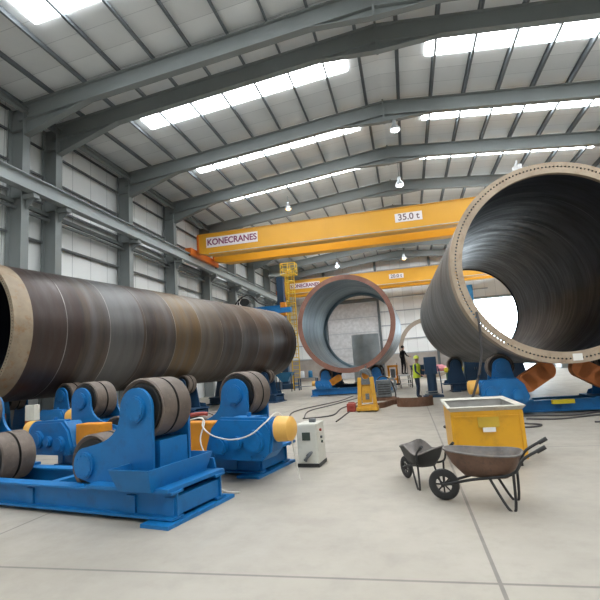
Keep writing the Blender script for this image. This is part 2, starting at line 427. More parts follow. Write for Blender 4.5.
# runway beams for the cranes
for s in (-1, 1):
    mb = ibeam(MB(), (s * 13.1, Y0 + 2, 9.07), (s * 13.1, 51.9, 9.07), 0.58, 0.34, 0.035, 0.02)
    mb.box((s * 13.1, (Y0 + 53.9) / 2, 9.39), (0.07, 51.9 - Y0 - 2, 0.06))
    struct('trim_runway_beam', mb, M['rail_beam'], smooth=False)
    struct('trim_eave_beam', ibeam(MB(), (s * 13.5, Y0 + 2, 12.2), (s * 13.5, 52.5, 12.2), 0.2, 0.2, 0.02, 0.02), M['frame'], smooth=False)
    struct('trim_duct', MB().cyl((s * 13.95, Y0 + 2, 8.35), (s * 13.95, 52.5, 8.35), 0.07, seg=12).box((s * 14.05, 22, 8.62), (0.14, 60, 0.16)), M['frame'], smooth=False)
# apex fly braces
for y in FR[6:]:
    for s in (-1, 1):
        struct('trim_brace', MB().cyl((s * 0.15, y + .12, ZA - 1.28), (s * 2.1, y + 1.15, roofz(2.1) - .28), 0.028, seg=8), M['white_rod'])
# rooflights: translucent sheet strips across each slope
k = 0
bays = [y for y in FR if y not in (14.0, 51.7)]
for y in bays:
    for s in (-1, 1):
        k += 1; mb = MB(); x0, x1 = s * 1.3, s * 10.5
        if s > 0: x0, x1 = 1.9, 11.4
        a, b = (x0, roofz(x0) - .02), (x1, roofz(x1) - .02)
        mb.prism([a, b, (b[0], b[1] - .03), (a[0], a[1] - .03)], 1.2, 'y', y + 1.15)
        struct('window_%d' % k, mb, M['skylight'], smooth=False)

# sliding door between the end wall posts, left of centre
d = struct('door_1', MB().box((-5.75, Y1 - .2, 4.3), (5.75, 0.12, 8.6)), paint('door_grey', (0.5, 0.5, 0.51), 0.5), smooth=False)
for z in (1.7, 3.4, 5.1, 6.8):
    MB().box((-5.75, Y1 - .28, z), (5.7, 0.04, 0.08)).build('door_rail', M['girt_end'], d, smooth=False)
struct('trim_door_head', MB().box((-5.75, Y1 - .3, 8.75), (6.1, 0.35, 0.4)), M['frame_dark'], smooth=False)

# ---------------------------------------------------------------- overhead cranes
def text_obj(name, s, size, mat, parent, loc, rot, offset=0.0, sx=1.0):
    cu = bpy.data.curves.new(name, 'FONT'); cu.body = s; cu.size = size; cu.extrude = 0.004; cu.offset = offset
    cu.align_x = 'CENTER'; cu.align_y = 'CENTER'; cu.materials.append(mat)
    tmp = bpy.data.objects.new(name, cu); C.objects.link(tmp)
    dg = bpy.context.evaluated_depsgraph_get(); dg.update()
    me = bpy.data.meshes.new_from_object(tmp.evaluated_get(dg)); bpy.data.objects.remove(tmp)
    o = bpy.data.objects.new(name, me); C.objects.link(o); o.parent = parent; o.location = loc; o.rotation_euler = rot; o.scale = (sx, 1, 1)
    return o
def crane(label, y, zb, h, span, gauge, cap, nx, cx, sz):
    t = thing('overhead_crane', label, 'crane', (0, y, zb))
    for i, yy in enumerate((0, gauge)):
        g = MB(); 
        g.prism([(-span, 0.22), (-span + .9, 0), (span - .9, 0), (span, 0.22), (span, h - .02), (-span, h - .02)], 0.62, 'y', yy)
        g.box((0, yy + .31, h), (2 * span, 0.74, 0.04)).box((0, yy + .31, h + .03), (2 * span - .1, 0.70, 0.02), mi=1).box((0, yy + .31, 0.0), (2 * span - 1.9, 0.74, 0.04)).box((0, yy + .31, h + .08), (2 * span - .6, 0.06, 0.08), mi=1)  # grey top cover is added, unseen, to keep orange bounce off the roof
        go = g.build('girder', [M['orange'], M['frame']], t, smooth=False)
        if i == 0:
            w = sz * 5.35
            MB().box((nx, -.015, h * .58), (w, 0.02, sz * 1.02)).build('name_plate', M['plate_white'], go, smooth=False)
            text_obj('name_lettering', 'KONECRANES', sz * .86, M['letter'], go, (nx, -.03, h * .575), (PI / 2, 0, 0), 0.016, 0.93)
            MB().box((cx, -.015, h * .56), (sz * 2.4, 0.02, sz * .8)).build('capacity_plate', M['plate_white'], go, smooth=False)
            text_obj('capacity_lettering', cap, sz * .82, M['letter_dark'], go, (cx, -.03, h * .56), (PI / 2, 0, 0), 0.01)
    for s in (-1, 1):
        e = MB().box((s * 13.1, gauge / 2 + .3, 0.22), (0.42, gauge + 2.0, 0.46), bevel=.02)
        eo = e.build('end_carriage', M['crane_red'], t, smooth=False)
        for yy in (-.55, gauge + 1.15):
            MB().cyl((s * 13.1 - .1, yy, 0.1), (s * 13.1 + .1, yy, 0.1), 0.17).build('wheel', M['black'], eo)
        for yy in (0.31, gauge + .31):
            MB().box((s * (span - .05), yy, h * .55), (0.12, 0.8, h * .8), bevel=.015).build('end_plate', M['crane_red'], t, smooth=False)
    p = MB()
    p.cyl((-span + .8, -.02, .08), (span - 1, -.02, .08), .03, seg=8)
    p.build('festoon_rail', M['lamp_metal'], t)
    return t
crane('nearer orange double-girder overhead crane marked 35.0 t, spanning the hall', 27.3, 9.28, 1.42, 12.75, 2.5, '35.0 t', -10.35, 0.85, 0.66)
crane('farther orange overhead crane close to the end wall, behind the ladder tower', 48.6, 9.6, 1.5, 12.75, 1.9, '20.0 t', -10.2, -.35, 0.62)

# ---------------------------------------------------------------- high bay lamps
def lamp(label, loc, top, glass, r=.24):
    t = thing('high_bay_lamp', label, 'lamp', loc, 0)
    MB().lathe([(r, 0), (r * .92, .12), (r * .45, .3), (.09, .36), (.09, .5), (.0001, .5), (.0001, .34), (r * .4, .28), (r * .88, .1), (r * .96, 0)], 28, 'z').build('reflector', M['lamp_metal'], t)
    MB().ball((0, 0, .06), r * .62, 16).build('bulb', glass, t)
    MB().cyl((0, 0, .5), (0, 0, top - loc[2]), .014, seg=8).build('cord', M['frame_dark'], t)
lamp('cool white hanging lamp under the ridge, above the nearer orange crane', (0.5, 25.7, 11.45), 12.9, M['lamp_cool'])
lamp('warm glowing hanging lamp on the left roof slope, upper left of centre', (-6.95, 29.4, 12.35), 13.3, M['lamp_warm'])
lamp('cool white hanging lamp under the ridge, nearest the camera', (0.45, 20.9, 12.35), 12.9, M['lamp_cool'])
lamp('small cool white hanging lamp above the middle steel cylinder', (-6.0, 45, 11.35), 13.4, M['lamp_cool'], .26)
lamp('warm hanging lamp under the ridge between the two orange cranes', (0.58, 45, 11.38), 13.9, M['lamp_warm'], .26)

# ---------------------------------------------------------------- steel cylinders
def ring_with_holes(mb, Ri, Ro, th, n, rh, rb, y0=0.0):
    bm = mb.bm
    def P(r, a, y): return (r * math.cos(a), y, r * math.sin(a))
    cache = {}
    def V(key, p):
        if key not in cache: cache[key] = bm.verts.new(p)
        return cache[key]
    for i in range(n):
        a0, a1 = 2 * PI * i / n, 2 * PI * (i + 1) / n; am = (a0 + a1) / 2
        j = (i + 1) % n
        def outer(y, f):
            return [V(('i', i, f), P(Ri, a0, y)), V(('im', i, f), P(Ri, am, y)), V(('i', j, f), P(Ri, a1, y)), V(('b', j, f), P(rb, a1, y)),
                    V(('o', j, f), P(Ro, a1, y)), V(('om', i, f), P(Ro, am, y)), V(('o', i, f), P(Ro, a0, y)), V(('b', i, f), P(rb, a0, y))]
        c = Vector((math.cos(am), 0, math.sin(am))); tg = Vector((-math.sin(am), 0, math.cos(am)))
        hole = []
        for f, y in ((0, y0), (1, y0 + th)):
            O = outer(y, f); H = []
            for q in range(8):
                ang = PI * 1.25 + q * PI / 4     # starts at inner/a0 corner
                pr, pt = math.cos(ang) , math.sin(ang)
                # order inner a0, inner mid, inner a1, ...
                dirs = [(-1, -1), (-1, 0), (-1, 1), (0, 1), (1, 1), (1, 0), (1, -1), (0, -1)][q]
                l = math.hypot(*dirs)
                H.append(bm.verts.new(c * (rb + rh * dirs[0] / l) + tg * (rh * dirs[1] / l) + Vector((0, y, 0))))
            for q in range(8):
                w = (q + 1) % 8; vs = (O[q], O[w], H[w], H[q]); fc = bm.faces.new(vs if f else vs[::-1])
            hole.append((O, H))
        (O0, H0), (O1, H1) = hole
        for q in range(8):
            w = (q + 1) % 8; fc = bm.faces.new((H0[q], H0[w], H1[w], H1[q])); fc.material_index = 1  # bolt hole walls coloured black: shade of the recess painted in
        for q in (0, 1, 4, 5):
            bm.faces.new((O0[q], O0[q + 1], O1[q + 1], O1[q]))
def cylinder(label, base, yaw, R, L, wall, can, shell, inner, flange_mat, flange_w, neck, nholes, rh=.022, name='steel_cylinder', rb=None, far_flange=False):
    t = thing(name, label, 'steel cylinder', base, -yaw)
    # shell: rows of cans with a weld bead at each seam
    prof = []; mis = []
    y = neck
    seams = []
    while y < L - .3:
        seams.append(y); y += can
    seams = [round(math.ceil(s / can) * can, 4) for s in seams if math.ceil(s / can) * can < L - .2]
    seams = sorted(set(seams))
    prof.append((R, neck)); 
    for s in seams:
        if s < neck + .1: continue
        prof += [(R, s - .03), (R, s - .015), (R + .006, s), (R, s + .015), (R, s + .03)]
    prof += [(R, neck + .02), (R, L - .02)] if False else []
    prof.append((R, L)); n_out = len(prof) - 1
    mis += [0] * n_out
    prof.append((R - wall, L)); mis.append(2)
    inn = []
    for s in reversed(seams):
        if s < neck + .1: continue
        inn += [(R - wall, s + .03), (R - wall, s + .015), (R - wall - .006, s), (R - wall, s - .015), (R - wall, s - .03)]
    prof += inn; mis += [1] * len(inn)
    prof.append((R - wall, neck)); mis.append(1); mis.append(2)
    MB().lathe(prof, 144, 'y', True, mis=mis, c=(0, 0, R)).build('shell', [shell, inner, flange_mat], t, angle=50)
    if far_flange:
        MB().lathe([(R + .003, L - .1), (R + .003, L + .03), (R - far_flange, L + .03), (R - far_flange, L - .07), (R - wall - .002, L - .1)], 144, 'y', True, c=(0, 0, R)).build('far_flange', inner, t, angle=50)
    if nholes:
        mb = MB(); ring_with_holes(mb, R - flange_w, R, .13, nholes, rh, rb or (R - flange_w * .42))
        mb.lathe([(R, .13), (R + .002, neck), (R - wall - .004, neck + .002), (R - wall - .03, .13)], 144, 'y', True)
        f = mb.build('flange', [flange_mat, M['wheel_side']], t, angle=50); f.location = (0, 0, R)
    else:
        MB().lathe([(R + .004, 0), (R + .004, neck + .02), (R - wall - .002, neck + .02), (R - flange_w, .02), (R - flange_w, 0)], 144, 'y', True, c=(0, 0, R)).build('rim', flange_mat, t, angle=50)
    return t
YL = 0.21
nx0, ny0 = -11.12 - math.sin(YL) * .5, 10.33 - math.cos(YL) * .5
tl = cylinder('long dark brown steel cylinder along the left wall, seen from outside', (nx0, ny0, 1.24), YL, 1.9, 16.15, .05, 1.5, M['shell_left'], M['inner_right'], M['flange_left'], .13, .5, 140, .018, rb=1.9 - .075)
tm = cylinder('middle open steel cylinder with rust-red rim and blue-grey inside', (-3.15, 25.1, 1.17), .03, 2.70, 7.0, .06, 2.1, M['shell_mid'], M['inner_mid'], M['flange_rust'], .26, .12, 0, far_flange=.24)
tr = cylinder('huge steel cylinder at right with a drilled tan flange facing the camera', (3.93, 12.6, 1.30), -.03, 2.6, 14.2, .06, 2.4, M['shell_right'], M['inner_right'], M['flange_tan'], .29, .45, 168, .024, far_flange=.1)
# white paper sticker on the right flange
MB().box((0.12, -.008, .15), (.22, .006, .17)).build('paper_sticker', M['label_white'], tr, smooth=False)
MB().box((-.62, .3, 5.24), (.12, .12, .12)).cyl((-.62, .3, 5.24), (-.55, .3, 5.48), .025, seg=8).box((-.5, .3, 5.3), (.1, .1, .14)).build('lifting_lug', M['white'], tr, smooth=False)
# distant ring
cylinder('thin tan steel ring far back, half hidden behind the right cylinder', (1.95, 42, 0.0), 0.0, 2.62, 1.6, .05, 2.0, M['ring_brown'], M['ring_brown'], M['ring_brown'], .36, .1, 0, name='steel_ring')
# curved plate seen through the middle cylinder
t = thing('curved_plate', 'bare curved steel plate standing upright, seen through the middle cylinder', 'steel plate', (-3.35, 39.5, 0))
mb = MB(); o, i_ = [], []
for q in range(25):
    a = PI * (0.18 + .64 * q / 24); o.append((1.35 * math.cos(a), -1.35 * math.sin(a) + .4)); i_.append((1.32 * math.cos(a), -1.32 * math.sin(a) + .4))
mb.prism(o + i_[::-1], 3.9, 'z', .12).build('sheet', M['bare_steel'], t)
MB().box((0, -.5, .06), (2.2, 1.3, .12)).build('skid', M['black'], t, smooth=False)

# ---------------------------------------------------------------- pipe rotators
def hull_plate(ax, az, ar, bx, bz, br, side):
    """boomerang bracket outline: round lobe at upper hub, sweep to the lower hub"""
    s = side; pts = []
    for q in range(13):                                   # upper lobe, outboard side over to inboard
        a = -0.15 + (PI + .15) * q / 12
        pts.append((ax + s * ar * math.cos(a), az + ar * math.sin(a)))
    # concave sweep down to the lower lobe
    p0 = Vector((ax - s * ar, az)); p3 = Vector((bx - s * 0.0, bz + br))
    p1 = p0 + Vector((0, -abs(az - bz) * .55)); p2 = p3 + Vector((s * abs(ax - bx) * .3, .06))
    for q in range(1, 10):
        u = q / 10; p = (1 - u) ** 3 * p0 + 3 * (1 - u) ** 2 * u * p1 + 3 * (1 - u) * u * u * p2 + u ** 3 * p3
        pts.append((p.x, p.y))
    for q in range(9):
        a = PI / 2 + PI * .75 * q / 8
        pts.append((bx + s * br * math.cos(a), bz + br * math.sin(a)))
    pts.append((bx + s * .1, min(bz - br, .36))); pts.append((ax + s * ar, min(bz - br, .36)))
    return pts
def wheel_mb(x, z, y0, w, r):
    mb = MB(); e = .02
    h = w / 2
    prof = [(.09, y0), (r - .07, y0), (r - .055, y0 + .03), (r - .02, y0), (r, y0 + e), (r, y0 + h - .02), (r - .03, y0 + h - .01), (r - .03, y0 + h + .01), (r, y0 + h + .02), (r, y0 + w - e), (r - .02, y0 + w), (.09, y0 + w)]
    mis = [1, 1, 0, 0, 0, 1, 1, 1, 0, 0, 1, 1]
    mb.lathe(prof, 56, 'y', True, c=(x, 0, z), mis=mis); return mb
def gearbox(t, cx, s, y, blue, guard_m, tilt=0.0, zg=.36, wires=False, scale=1.0):
    """blue gear housing on the base with three round bosses; motor outboard, chain guard inboard. s=+1 right side"""
    g = MB(); k = scale
    P = [(-.56, .12), (-.5, 0), (.42, 0), (.52, .1), (.56, .38), (.44, .56), (-.3, .58), (-.46, .42)]
    g.prism([(cx + s * u * k, zg + v * k) for u, v in P], .42 * k, 'y', y)
    g.prism([(cx + s * u * k * 1.06, zg + .02 + v * k * 1.03) for u, v in P], .035, 'y', y + .04 * k)
    for u, v, r in ((-.3, .2, .135), (.0, .24, .10), (.3, .27, .165)):
        g.cyl((cx + s * u * k, y - .06, zg + v * k), (cx + s * u * k, y + .02, zg + v * k), r * k, seg=28)
        g.cyl((cx + s * u * k, y - .08, zg + v * k), (cx + s * u * k, y - .05, zg + v * k), r * k * .8, seg=28)
    g.box((cx + s * .05 * k, y + .2 * k, zg + .58 * k), (.4 * k, .26 * k, .05 * k)); g.cyl((cx + s * .1 * k, y + .2 * k, zg + .58 * k), (cx + s * .1 * k, y + .2 * k, zg + .66 * k), .035 * k, seg=12)
    for u in (-.42, -.1, .22, .42): g.cyl((cx + s * u * k, y + .02, zg + .045), (cx + s * u * k, y - .015, zg + .045), .018, seg=8)
    go = g.build('gearbox', blue, t, angle=35)
    m = MB(); mx = cx + s * .5 * k
    m.cyl((mx - s * .15, y + .2, zg + .40 * k), (mx + s * .1 * k, y + .2, zg + .42 * k), .17 * k, seg=24)
    for q in range(5): m.cyl((mx + s * (-.08 + .04 * q) * k, y + .2, zg + .405 * k), (mx + s * (-.065 + .04 * q) * k, y + .2, zg + .405 * k), .19 * k, seg=24)
    mo = m.build('motor', blue, t, angle=35)
    MB().lathe([(.001, .25 * k), (.13 * k, .245 * k), (.175 * k, .21 * k), (.185 * k, .0), (.001, .0)], 28, 'z', True).build('motor_cap', M['motor_cap'], mo, loc=(mx + s * .09 * k, y + .2, zg + .42 * k), rot=(0, s * PI / 2, 0))
    # chain guard
    gx = cx - s * .88 * k
    gd = MB(); gd.box((0, 0, 0), (.62 * k, .28 * k, .46 * k), bevel=.02)
    if tilt: gd.cyl((.27 * k, -.14 * k, 0), (.27 * k, .14 * k, 0), .23 * k, seg=28).cyl((-.27 * k, -.14 * k, 0), (-.27 * k, .14 * k, 0), .23 * k, seg=28)
    gd.build('chain_guard', guard_m, t, loc=(gx + s * .05, y + .28 * k, zg + (.30 + abs(tilt) * .55) * k), rot=(0, s * tilt, 0), smooth=bool(tilt))
    return go

def rect(w, d, z, ox=0, oy=0): return [(ox - w / 2, oy - d / 2, z), (ox + w / 2, oy - d / 2, z), (ox + w / 2, oy + d / 2, z), (ox - w / 2, oy + d / 2, z)]
def rotator(label, x, y, yaw, ux, uz, lx=None, lz=None, r=.36, w=.46, drive=True, guard='guard', tilt=0.0, half=2.35, wb=.5, z_off=0.0, near=False, blue='blue', gx=None, gy=-.62, gs=1.0, shift=0.0, gxl=None):
    t = thing('pipe_rotator', label, 'pipe rotator', (x, y, 0), -yaw)
    B = M[blue]
    f = MB()
    for yy in (-.42, .42): ibeam(f, (-half, yy, .2), (half, yy, .2), .3, .2, .025, .02)
    for xx in (-half + .1, -ux, 0, ux, half - .1): f.box((xx, 0, .18), (.14, .92, .2))
    for xx in (-half + .15, half - .15): f.box((xx, 0, .02), (.4, 1.3, .04))
    for s in (-1, 1):
        f.box((s * (ux + .0), 0, .37), (1.3, 1.1, .04))
        # open tray plates beside the bogies
        f.prism([(s * (ux - .5), .3), (s * (ux + .55), .3), (s * (ux + .5), .52), (s * (ux - .1), .58), (s * (ux - .4), .5)], .03, 'y', .52)
    f.build('base_frame', B, t, smooth=False)
    for s in (-1, 1):
        sh = shift if s < 0 else 0.0
        hubs = [(s * ux - sh, uz)] + ([(s * lx - sh, lz)] if lx else [])
        if lx: pts = hull_plate(s * ux - sh, uz, .26, s * lx - sh, lz, .22, s)
        else:
            pts = [(s * ux + .24 * math.cos(a), uz + .24 * math.sin(a)) for a in [PI * q / 12 for q in range(13)]] + [(s * ux - .42, .38), (s * ux + .42, .38)]
        for i, yy in enumerate((-w / 2 - .09, w / 2 + .05)):
            p = MB(); p.prism(pts, .045, 'y', yy)
            po = p.build('bracket', B, t, angle=35)
            if i == 0 or lx:
                for hx, hz in hubs:
                    sgn = -1 if i == 0 else 1; b0 = yy if i == 0 else yy + .045
                    h = MB(); h.cyl((hx, b0 + .002, hz), (hx, b0 + sgn * .035, hz), .165, seg=36).cyl((hx, b0 + sgn * .03, hz), (hx, b0 + sgn * .045, hz), .145, seg=36)
                    for q in range(10): h.cyl((hx + .125 * math.cos(q * PI / 5), b0 + sgn * .04, hz + .125 * math.sin(q * PI / 5)), (hx + .125 * math.cos(q * PI / 5), b0 + sgn * .052, hz + .125 * math.sin(q * PI / 5)), .011, seg=6)
                    h.build('hub_cap', B, po, angle=35)
        for hx, hz in hubs:
            wheel_mb(hx, hz, -w / 2, w, r).build('wheel', [M['tread'], M['wheel_side']], t, angle=35)
        if lx:   # box section between the plates, under the upper wheel
            MB().box((s * (ux + .02) - sh, .02, .62), (.5, w * .95, .5)).build('bogie_box', B, t, smooth=False)
            # open tray outboard of the bogie
            tx = s * (ux + .2) - sh; q0, q1 = rect(.5, 1.0, .36, tx, -.1), rect(.62, 1.2, .62, tx, -.1)
            MB().loft([q0, q1, rect(.58, 1.16, .62, tx, -.1), rect(.46, .96, .38, tx, -.1)]).build('tray', B, t, smooth=False)
    if drive:
        for s in (-1, 1):
            gearbox(t, s * ((gxl if gxl and s < 0 else gx) if gx else ux + .2), s, gy - .42 * gs, B, M[guard], tilt, .36, scale=gs)
    return t

# the two empty rotators in the foreground (left)
r1 = rotator('nearest blue rotator with double wheels, empty, at the bottom left', -5.05, 5.95, YL, 1.82, 1.27, .95, .58, drive=False, shift=.3, w=.54, r=.375, half=2.5)
r2 = rotator('second blue rotator with twin gearboxes and orange guards, empty, behind the nearest one', -4.6, 8.12, YL, 1.82, 1.27, .95, .58, guard='guard', gx=2.3, gxl=1.8, w=.52, r=.37)
def at_axis(bx, by, yaw, d): return (bx + math.sin(yaw) * d, by + math.cos(yaw) * d)
hl = 3.14 - math.sqrt(2.266 ** 2 - 1.3 ** 2)
x_, y_ = at_axis(nx0, ny0, YL, 2.1)
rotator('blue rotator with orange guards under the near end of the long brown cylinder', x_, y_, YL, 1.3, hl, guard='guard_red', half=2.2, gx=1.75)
x_, y_ = at_axis(nx0, ny0, YL, 7.2)
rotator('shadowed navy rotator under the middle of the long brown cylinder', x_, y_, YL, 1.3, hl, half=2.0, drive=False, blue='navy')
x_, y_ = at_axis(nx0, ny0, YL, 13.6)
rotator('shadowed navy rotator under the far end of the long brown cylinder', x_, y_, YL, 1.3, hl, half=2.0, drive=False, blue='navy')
hm = 3.87 - math.sqrt(3.066 ** 2 - 1.4 ** 2)
rotator('blue rotator with small orange guards under the middle cylinder, near end', -3.17, 26.0, -.03, 1.4, hm, guard='guard', half=2.2, tilt=.5, gx=1.5, gy=-.3, gs=.8)
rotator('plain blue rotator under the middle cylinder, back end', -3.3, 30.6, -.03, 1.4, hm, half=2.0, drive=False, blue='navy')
hr = 3.9 - math.sqrt(2.966 ** 2 - 1.4 ** 2)
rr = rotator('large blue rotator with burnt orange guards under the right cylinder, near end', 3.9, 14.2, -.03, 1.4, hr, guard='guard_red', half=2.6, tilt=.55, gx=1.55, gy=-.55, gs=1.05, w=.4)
MB().box((-.05, -.57, .3), (.55, .1, .11), bevel=.01).build('lifting_bar', M['bright_yellow'], rr, smooth=False)
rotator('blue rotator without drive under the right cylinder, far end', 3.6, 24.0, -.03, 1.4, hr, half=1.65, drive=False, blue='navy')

# white wires draped over the second rotator's gearbox and motor
wz = [(-3.5, 6.9, .93), (-3.2, 6.8, .97), (-3.08, 6.56, .86), (-2.9, 6.5, .74), (-2.6, 6.46, .68), (-2.3, 6.44, .74), (-2.08, 6.5, .9), (-1.95, 6.7, 1.01), (-1.8, 6.7, .8), (-1.74, 6.75, .4), (-1.7, 6.8, .03)]
tag(MB().tube(wz, .011).build('white_wire', M['cable_white']), 'white wire looped across the front of the blue gearbox near the cabinet', 'wire')
wz = [(-3.3, 6.9, .97), (-3.08, 6.62, .93), (-3.1, 6.5, .7), (-3.0, 6.42, .5), (-2.85, 6.38, .25), (-2.7, 6.3, .03), (-2.4, 6.2, .02)]
tag(MB().tube(wz, .011).build('white_wire', M['cable_white']), 'white wire hanging down over the left corner of that gearbox to the floor', 'wire')
tag(MB().tube([(-3.55, 7.0, 1.0), (-3.3, 7.0, 1.02), (-3.2, 7.0, 1.01)], .03, smooth=3).build('plug_connector', M['red']), 'red plug connector lying on top of the orange guard', 'plug')

# ---------------------------------------------------------------- control cabinet
t = thing('control_cabinet', 'cream control cabinet with dark meter and round knobs beside the blue gearbox', 'control box', (-1.75, 7.98, 0), -.08)
MB().box((0, 0, .375), (.36, .46, .65), bevel=.012).build('body', M['cabinet'], t, smooth=False)
MB().box((-.01, -.235, .375), (.33, .012, .61), bevel=.004).build('front_panel', M['cabinet'], t, smooth=False)
MB().box((0, 0, .03), (.38, .48, .06)).build('plinth', M['black'], t, smooth=False)
MB().box((-.01, -.245, .5), (.14, .012, .13)).build('meter', M['screen'], t, smooth=False)
MB().box((.04, .02, .73), (.11, .09, .06), bevel=.01).build('top_socket', M['grey'], t)
MB().tube([(-.06, -.25, .12), (.02, -.3, .18), (.08, -.28, .25), (.0, -.27, .2), (-.03, -.27, .1)], .02).build('lever_handle', M['grey'], t)
for q, z in enumerate((.58, .46, .38)): MB().cyl((.18, -.06 + .03 * q, z), (.21, -.06 + .03 * q, z), .022, seg=14).build('knob', [M['red'], M['grey'], M['screen']][q], t)

# ---------------------------------------------------------------- yellow skip
t = thing('skip_container', 'yellow steel skip with pale rim and a small white paper label on its front', 'skip', (1.06, 8.3, 0), 0.0)
def rect(w, d, z, ox=0, oy=0): return [(ox - w / 2, oy - d / 2, z), (ox + w / 2, oy - d / 2, z), (ox + w / 2, oy + d / 2, z), (ox - w / 2, oy + d / 2, z)]
MB().loft([rect(1.0, 1.5, .1), rect(1.02, 1.56, .86)], cap=(True, False)).build('body', [M['yellow']], t, smooth=False)
MB().loft([rect(1.0, 1.54, .87), rect(.98, 1.48, .13)], cap=(False, True)).build('liner', M['skip_in'], t, smooth=False)
rm = MB(); rm.loft([rect(1.02, 1.56, .82), rect(1.12, 1.66, .88), rect(1.08, 1.62, .895), rect(.96, 1.5, .86)], cap=(False, False)).build('rim', [M['yellow_side']], t, smooth=False)
fb = MB()
for x in (-.5, .5): fb.box((x * .98, -.765, .46), (.05, .04, .7))
fb.box((0, -.785, .74), (1.0, .012, .02)).build('rib', M['yellow'], t, smooth=False)
MB().box((.02, -.79, .655), (.3, .01, .15)).build('data_plate', paint('plate_yellow', (.52, .34, .03), .5), t, smooth=False)
MB().box((.02, -.797, .545), (.18, .008, .065)).build('paper_label', M['label_white'], t, smooth=False)
bs = MB()
for x in (-.36, .36): bs.box((x, 0, .05), (.16, 1.45, .1))
bs.build('fork_runner', M['black'], t, smooth=False)

# ---------------------------------------------------------------- wheelbarrows
def superring(L0, L1, w, z, n=28, p=3.0, taper=.55):
    out = []
    for q in range(n):
        a = 2 * PI * q / n; c, s = math.cos(a), math.sin(a)
        u = math.copysign(abs(c) ** (2 / p), c); v = math.copysign(abs(s) ** (2 / p), s)
        x = (L0 + L1) / 2 + u * (L1 - L0) / 2
        k = 1 - (1 - taper) * (x - L0) / (L1 - L0)
        out.append((x, v * w * k, z + .0))
    return out
def wheelbarrow(label, loc, rz, sc=1.0, pmat=('barrow', 'barrow_out'), ragged=0.0, hl=1.0):
    t = thing('wheelbarrow', label, 'wheelbarrow', loc, rz, None); t.scale = (sc, sc, sc)
    # local +x points to the nose (wheel end); handles at -x
    mb = MB(); R0 = superring(-.42, .48, .34, .6); R1 = superring(-.26, .26, .2, .33)
    R0 = [(x, y, z + .07 * max(0, x) + ragged * .05 * math.sin(9 * x + 5 * y)) for x, y, z in R0]
    inn0 = [(x * .97, y * .96, z) for x, y, z in R0]; mid = [((a[0] + b[0]) / 2 * 1.04, (a[1] + b[1]) / 2 * 1.06, (a[2] + b[2]) / 2 - .02) for a, b in zip(R0, R1)]
    mb.loft([R0, mid, R1], mi=1, cap=(False, True))
    mb.loft([R0, inn0], mi=1, cap=(False, False))
    midi = [((a[0] + b[0]) / 2 * 1.0, (a[1] + b[1]) / 2 * 1.0, (a[2] + b[2]) / 2) for a, b in zip(inn0, R1)]
    mb.loft([inn0, midi, [(x * .97, y * .96, z + .015) for x, y, z in R1]], mi=0, cap=(False, True))
    mb.build('pan', [M[pmat[0]], M[pmat[1]]], t, angle=60)
    MB().tube([(p[0], p[1], p[2]) for p in R0 + R0[:1]], .012, smooth=0).build('rim', M[pmat[0]], t)
    for s in (-1, 1):
        MB().tube([(.5, s * .06, .2), (.15, s * .15, .3), (-.3, s * .24, .4), (-.62 * hl, s * .27, .58), (-.95 * hl, s * .28, .72)], .017).build('handle', M['black'], t)
        MB().tube([(-.95 * hl, s * .28, .72), (-.82 * hl, s * .28, .665)], .024, smooth=0).build('grip', M['black'], t)
        MB().tube([(-.05, s * .2, .35), (-.22, s * .22, .03), (-.3, s * .22, .02), (-.32, s * .235, .4)], .016, smooth=4).build('leg', M['black'], t)
    wm = MB(); wm.lathe([(.1, -.02), (.145, -.03), (.18, -.02), (.19, 0), (.18, .02), (.145, .03), (.1, .02)], 32, 'y', True, c=(.52, 0, .19)); wm.cyl((.52, -.08, .19), (.52, .08, .19), .02, seg=10)
    for q in range(4): wm.cyl((.52 - .12 * math.cos(q * PI / 4), 0, .19 - .12 * math.sin(q * PI / 4)), (.52 + .12 * math.cos(q * PI / 4), 0, .19 + .12 * math.sin(q * PI / 4)), .01, seg=6)
    wm.build('wheel', M['black'], t)
    return t
t = thing('switch_box', 'small grey switch box on a post under the near end of the long brown cylinder', 'control box', (-9.3, 10.0, 0), 0)
MB().box((0, 0, .97), (.26, .2, .38), bevel=.01).build('body', M['cabinet'], t, smooth=False)
MB().box((0, 0, .39), (.06, .06, .78)).box((0, 0, .01), (.3, .3, .02)).build('post', M['black'], t, smooth=False)
wheelbarrow('long rusty wheelbarrow lying across the front of the yellow skip, nose left', (0.74, 5.75, 0), PI - .28, .94, hl=.72)
wheelbarrow('small dark wheelbarrow with a crumpled pan, left of the yellow skip', (0.03, 6.6, 0), PI * .66, .8, ('barrow', 'black'), ragged=1.0, hl=.62)

